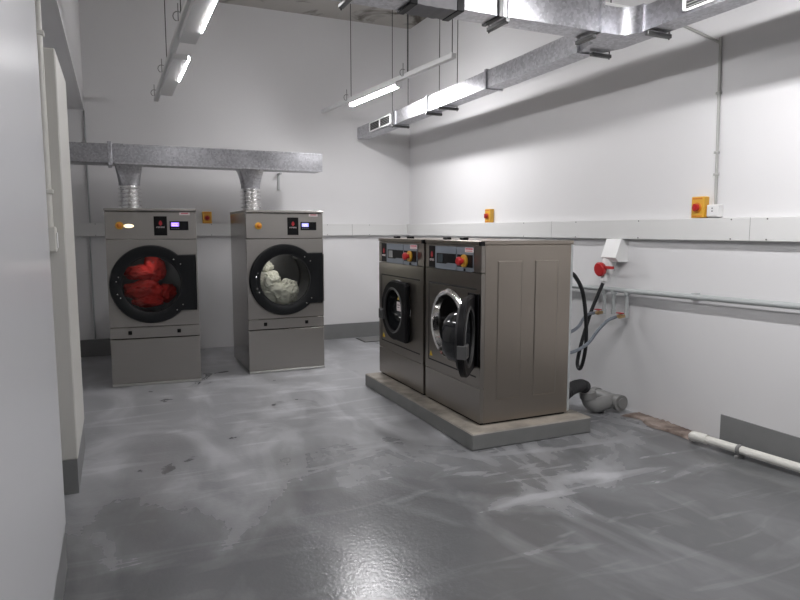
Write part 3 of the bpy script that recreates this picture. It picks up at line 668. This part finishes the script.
    if opened:
        bm = nb(); n = 18                                                      # white label along the top of the ring
        rr = [[F(ucx + math.cos(a_) * r_, -.022 + (.004 if r_ < .24 else 0), ucz + math.sin(a_) * r_) for r_ in (.234, .257)] for a_ in [PI / 2 - .55 + 1.0 * i / n for i in range(n + 1)]]
        va = [[bm.verts.new(p) for p in r_] for r_ in rr]
        for i in range(n): bm.faces.new((va[i][0], va[i][1], va[i + 1][1], va[i + 1][0]))
        obj('ring_label', bm, M_sticker, rg)
    bm = nb(); prism(bm, [(w - u * k, z) for u, z in ((.075, .37), (.125, .37), (.10, .41))], -.002, 0, 'x'); obj('warning_sticker', bm, M_warn, t)
    # door: D-shaped, hinged on the near edge. built closed, in (u, x, z), then swung for the open one
    ux1 = .272; zr = .262
    if opened:
        hu, hx, th = .715, -.030, math.radians(141)
        sh = hu - (ucx + ux1)                                                   # the hinge arm carries the door's straight edge outwards
    def swing(u, x, z):
        if not opened: return F(u, x, z)
        # vector from hinge in closed pose: along +Y by (hu-u), along X by x ; rotate about Z by +th (from +Y through -X)
        vy, vx = hu - (u + sh), x
        return (hx + vx * math.cos(th) - vy * math.sin(th), (w - hu) + vx * math.sin(th) + vy * math.cos(th), z)
    cor = [math.atan2(z, ux1) for z in (-zr + .03, zr - .03)] + [math.atan2(z, ux1 - .03) for z in (-zr, zr)]
    def Dr(s, extra=0):
        def f(a):
            r = max(R, rect_r(a, -R * .1, ux1, -zr, zr))
            c, q = math.cos(a), math.sin(a)
            if c > 0 and (abs(q) * r > zr - .03) and c * r > ux1 - .03:          # rounded corners
                r = min(r, (ux1 + zr - .03) / (c + abs(q)))
            return r * s
        return f
    cc = lambda r: (lambda a: r)
    off = -.024 if opened else -.006
    bm = nb(); D_ring(bm, ucx, ucz, [(Dr(1), off), (Dr(1), off - .030), (Dr(.96), off - .042), (cc(.205), off - .042), (cc(.185), off - .026), (cc(.185), off)], 96, cor, swing); d = obj('door', bm, M_black, t)
    A = [2 * PI * i / 64 for i in range(64)]
    prof = ((.186, off - .02), (.180, off + .02), (.160, off + .09), (.12, off + .125), (.05, off + .13), (.001, off + .13))
    bm = nb(); loft(bm, [[swing(ucx + math.cos(a_) * r_, x_, ucz + math.sin(a_) * r_) for a_ in A] for r_, x_ in prof], cap1=True); obj('glass_bowl', bm, M_smoke, d)
    bm = nb(); loft(bm, [[swing(ucx + math.cos(a_) * r_, x_, ucz + math.sin(a_) * r_) for a_ in A] for r_, x_ in ((.235, off + .001), (.225, off + .022), (.200, off + .026), (.184, off + .01))]); obj('door_seal', bm, M_rubber, d)
    bm = nb(); loft(bm, [[swing(ucx + math.cos(a_) * r_, x_, ucz + math.sin(a_) * r_) for a_ in A] for r_, x_ in ((.205, off - .042), (.198, off - .048), (.184, off - .044), (.184, off - .03))]); obj('glass_rim', bm, M_iron, d)
    def sb(bm, u0, u1, z0, z1, x0, x1):
        b2 = nb(); box(b2, (u0, x0, z0), (u1, x1, z1), .004)
        for v in b2.verts: v.co = swing(*v.co)
        me = bpy.data.meshes.new('q'); b2.to_mesh(me); b2.free(); bm.from_mesh(me); bpy.data.meshes.remove(me)
    hz = ucz - .055; hu0 = ucx - R
    bm = nb(); sb(bm, hu0 - .012, hu0 + .085, hz - .044, hz + .044, off - .064, off - .040); sb(bm, hu0 - .014, hu0 + .0, hz - .044, hz + .044, off - .062, off - .002); h = obj('handle', bm, M_hand, d)
    bm = nb(); sb(bm, hu0 + .012, hu0 + .065, hz - .026, hz + .026, off - .067, off - .063); obj('latch', bm, M_iron, h)
    if opened:
        for z in (ucz - .16, ucz + .10):
            bm = nb(); box(bm, (hx - .01, w - hu - .02, z), (.0, w - hu + .02, z + .06), .004); obj('hinge', bm, M_blackm, t)
        bm = nb(); fb(bm, .69, .835, .42, .93, -.012, 0, .003); obj('hinge_cover', bm, M_black, t)
    else:
        bm = nb(); fb(bm, ucx + .07, ucx + .15, .665, .745, off - .032, off - .029); s2 = obj('door_label', bm, M_sticker, d)
        bm = nb(); prism(bm, [(w - (ucx + u), z) for u, z in ((.085, .765), (.13, .765), (.1075, .81))], off - .032, off - .029, 'x'); obj('warning_label', bm, M_warn, d)
        bm = nb(); fb(bm, ucx + .085, ucx + .135, .715, .722, off - .0335, off - .032); fb(bm, ucx + .085, ucx + .125, .694, .700, off - .0335, off - .032); obj('label_print', bm, M_iron, s2)
    return t
make_washer(3.748, .857, 'nearest stainless steel front-loading washer with its black door hanging open', True)
make_washer(4.648, .955, 'stainless steel front-loading washer with closed black door, behind the open one', False)

# ------------------------------------------------------------------ plumbing and power behind the washers
t = thing('water_pipe', 'pale grey horizontal water pipe clipped along the right wall with three drops', 'pipe')
zp = lambda y: .985 + (4.6 - y) * .020
bm = nb(); tube(bm, [(3.775, 6.9, zp(6.9)), (3.775, 3, zp(3)), (3.775, -1.0, zp(-1.0))], .021, 14); obj('pipe', bm, M_pipe, t)
for y, z in ((4.205, .80), (4.095, .81), (3.945, .80)):
    bm = nb(); cyl(bm, (3.775, y, z), (0, 0, 1), .015, zp(y) - z, 12); cyl(bm, (3.775, y, zp(y) - .035), (0, 0, 1), .024, .03, 12); cyl(bm, (3.775, y, z - .02), (0, 0, 1), .020, .04, 12); obj('drop_pipe', bm, M_pipe, t)
for y in (5.2, 3.3, 2.3):
    bm = nb(); box(bm, (3.765, y - .012, zp(y) - .026), (XR - .0012, y + .012, zp(y) + .026), .003); obj('clip', bm, M_pipe, t)
for y, z, lb in ((4.205, .795, 'small brass water tap under the left drop of the grey wall pipe'), (3.945, .795, 'small brass water tap under the right drop of the grey wall pipe')):
    q = thing('water_tap', lb, 'tap', (3.755, y, z))
    bm = nb(); lathe(bm, (.0, 0, -.002), (-1, 0, 0), [(.002, .014), (.035, .014), (.036, .019), (.055, .019), (.056, .012), (.085, .012)], 14); obj('tap_body', bm, M_brass, q)
    bm = nb(); box(bm, (-.052, -.012, .018), (-.012, .045, .026), .003); obj('lever', bm, M_red, q)
def hose(name, label, pts, r, m, cat, ends=None):
    bm = nb(); tube(bm, pts, r, 10, 8); return tag(obj(name, bm, m), label, cat)
hose('water_hose', 'grey rubber hose from the left tap to the back of the washer', [(3.668, 4.205, .792), (3.60, 4.19, .79), (3.50, 4.13, .77), (3.30, 3.98, .715), (3.066, 3.9, .67)], .013, M_hose, 'hose')
hose('water_hose', 'longer grey rubber hose drooping from the right tap to the washer', [(3.668, 3.945, .792), (3.60, 3.96, .765), (3.5, 3.96, .69), (3.4, 3.96, .59), (3.2, 3.88, .555), (3.066, 3.85, .56)], .013, M_hose, 'hose')

t = thing('power_socket', 'angled white industrial socket hanging from the trunking with red cap', 'socket', (XR, 4.10, 1.415))
bm = nb()
prism(bm, [(0, 0), (-.075, 0), (-.13, -.15), (-.10, -.185), (0, -.185)], -.085, .085, 'y'); obj('housing', bm, M_white, t)
bm = nb(); box(bm, (-.116, -.05, -.155), (-.085, .05, -.125), .003, Matrix.Identity(4)); obj('socket_window', bm, M_pvc, t)
def axb(bm, p, d, prof, n=24): return lathe(bm, p, d, prof, n)
ax = Vector((-.35, .05, -1)).normalized()
bm = nb(); axb(bm, (-.070, .045, -.165), (-.10, .18, -1), [(0, .055), (.12, .052), (.125, .042), (.19, .034), (.20, .018)], 24); pl = obj('plug', bm, M_white, t)
bm = nb(); lathe(bm, (-.125, .075, -.25), (-.88, .0, -.1), [(0, .055), (.012, .060), (.03, .060), (.04, .050), (.041, 0)], 32); cap = obj('red_cap', bm, M_red, t, label='round red spring cap')
bm = nb(); box(bm, (-.15, -.075, -.245), (-.128, .04, -.222), .004); obj('cap_arm', bm, M_red, cap)
hose('power_cable', 'thick black power cable looping from the washer up to the white plug', [(3.082, 3.80, 1.17), (3.15, 3.83, 1.14), (3.3, 3.92, 1.01), (3.4, 3.99, .78), (3.45, 4.04, .55), (3.48, 4.11, .39), (3.5, 4.17, .335), (3.52, 4.22, .38), (3.56, 4.23, .52), (3.61, 4.235, .66), (3.67, 4.235, .82), (3.735, 4.185, 1.045)], .0155, M_rubber, 'cable')

# drain
bm = nb(); tube(bm, [(3.085, 3.865, .22), (3.2, 3.90, .255), (3.33, 3.965, .255), (3.40, 3.996, .236), (3.428, 4.006, .222)], .05, 18, 10, True, lambda u: .050 + .0025 * math.sin(u * 2 * PI * 22))
tag(obj('drain_hose', bm, M_rubber), 'fat black ribbed drain hose bending from washer back into grey pipe', 'hose')
t = thing('drain_pipe', 'grey plastic drain trap and tee lying on the floor by the right wall', 'pipe', (0, 0, 0))
bm = nb(); tube(bm, [(3.468, 4.02, .150), (3.478, 4.02, .118), (3.485, 4.01, .092), (3.505, 3.995, .070), (3.54, 3.985, .064), (3.59, 3.98, .075), (3.64, 3.975, .085), (3.71, 3.97, .088)], .058, 20, 6); p_ = obj('trap', bm, M_pvc, t)
bm = nb(); tube(bm, [(3.461, 4.018, .185), (3.471, 4.021, .128)], .064, 22); obj('socket_collar', bm, M_pvc, t)
bm = nb(); tube(bm, [(3.70, 4.22, .088), (3.70, 3.90, .088)], .058, 20); obj('tee', bm, M_pvc, t)
bm = nb(); tube(bm, [(3.70, 3.932, .088), (3.70, 3.882, .088)], .066, 22); q = obj('end_cap', bm, M_pvc, t)
bm = nb(); tube(bm, [(3.70, 3.884, .088), (3.70, 3.872, .088)], .042, 18); obj('cap_disc', bm, M_pvc, q)
bm = nb(); tube(bm, [(3.70, 4.16, .088), (3.70, 4.21, .088)], .066, 22); obj('socket_collar', bm, M_pvc, t)
bm = nb(); box(bm, (3.585, 3.95, .0), (3.60, 4.0, .02), .003); obj('foot_clip', bm, M_pvc, t)

t = thing('waste_pipe', 'white plastic waste pipe lying on the floor along the right wall', 'pipe', (0, 0, 0))
fx = lambda y: 3.650 + (3.1 - y) * .115
bm = nb(); tube(bm, [(fx(3.08), 3.08, .055), (fx(2.3), 2.3, .055), (XR - .05, 1.5, .055), (XR - .05, -1, .055)], .028, 16); obj('pipe', bm, M_pvcw, t)
bm = nb(); tube(bm, [(fx(3.02), 3.02, .055), (fx(3.09), 3.09, .055), (3.652, 3.125, .050), (3.668, 3.142, .040), (3.685, 3.146, .036)], .034, 16, 4); obj('elbow', bm, M_pvcw, t)
for y in (2.79, 2.34, 1.6):
    bm = nb(); x = fx(y) if y > 2 else XR - .06
    lathe(bm, (x, y - .012, .055), (0, 1, 0), [(0, .034), (.024, .034)], 16); box(bm, (x - .036, y - .012, 0), (x + .036, y + .012, .02), .002); obj('clip', bm, M_pvc, t)

# ------------------------------------------------------------------ world, camera
w = bpy.data.worlds.new('world'); bpy.context.scene.world = w; w.use_nodes = True
w.node_tree.nodes['Background'].inputs[0].default_value = (.02, .02, .02, 1)
cam = bpy.data.cameras.new('camera'); co = bpy.data.objects.new('camera', cam); C.objects.link(co)
cam.sensor_width = 36; cam.lens = 636.967 / 800 * 36; cam.clip_start = .02
co.location = (0, 0, 1.4859)
co.rotation_euler = (PI / 2 - .1090, 0, -.4193)
sc = bpy.context.scene; sc.camera = co
sc.view_settings.view_transform = 'Standard'; sc.view_settings.look = 'None'; sc.view_settings.gamma = 1; sc.view_settings.use_curve_mapping = False
sc.view_settings.exposure = .10
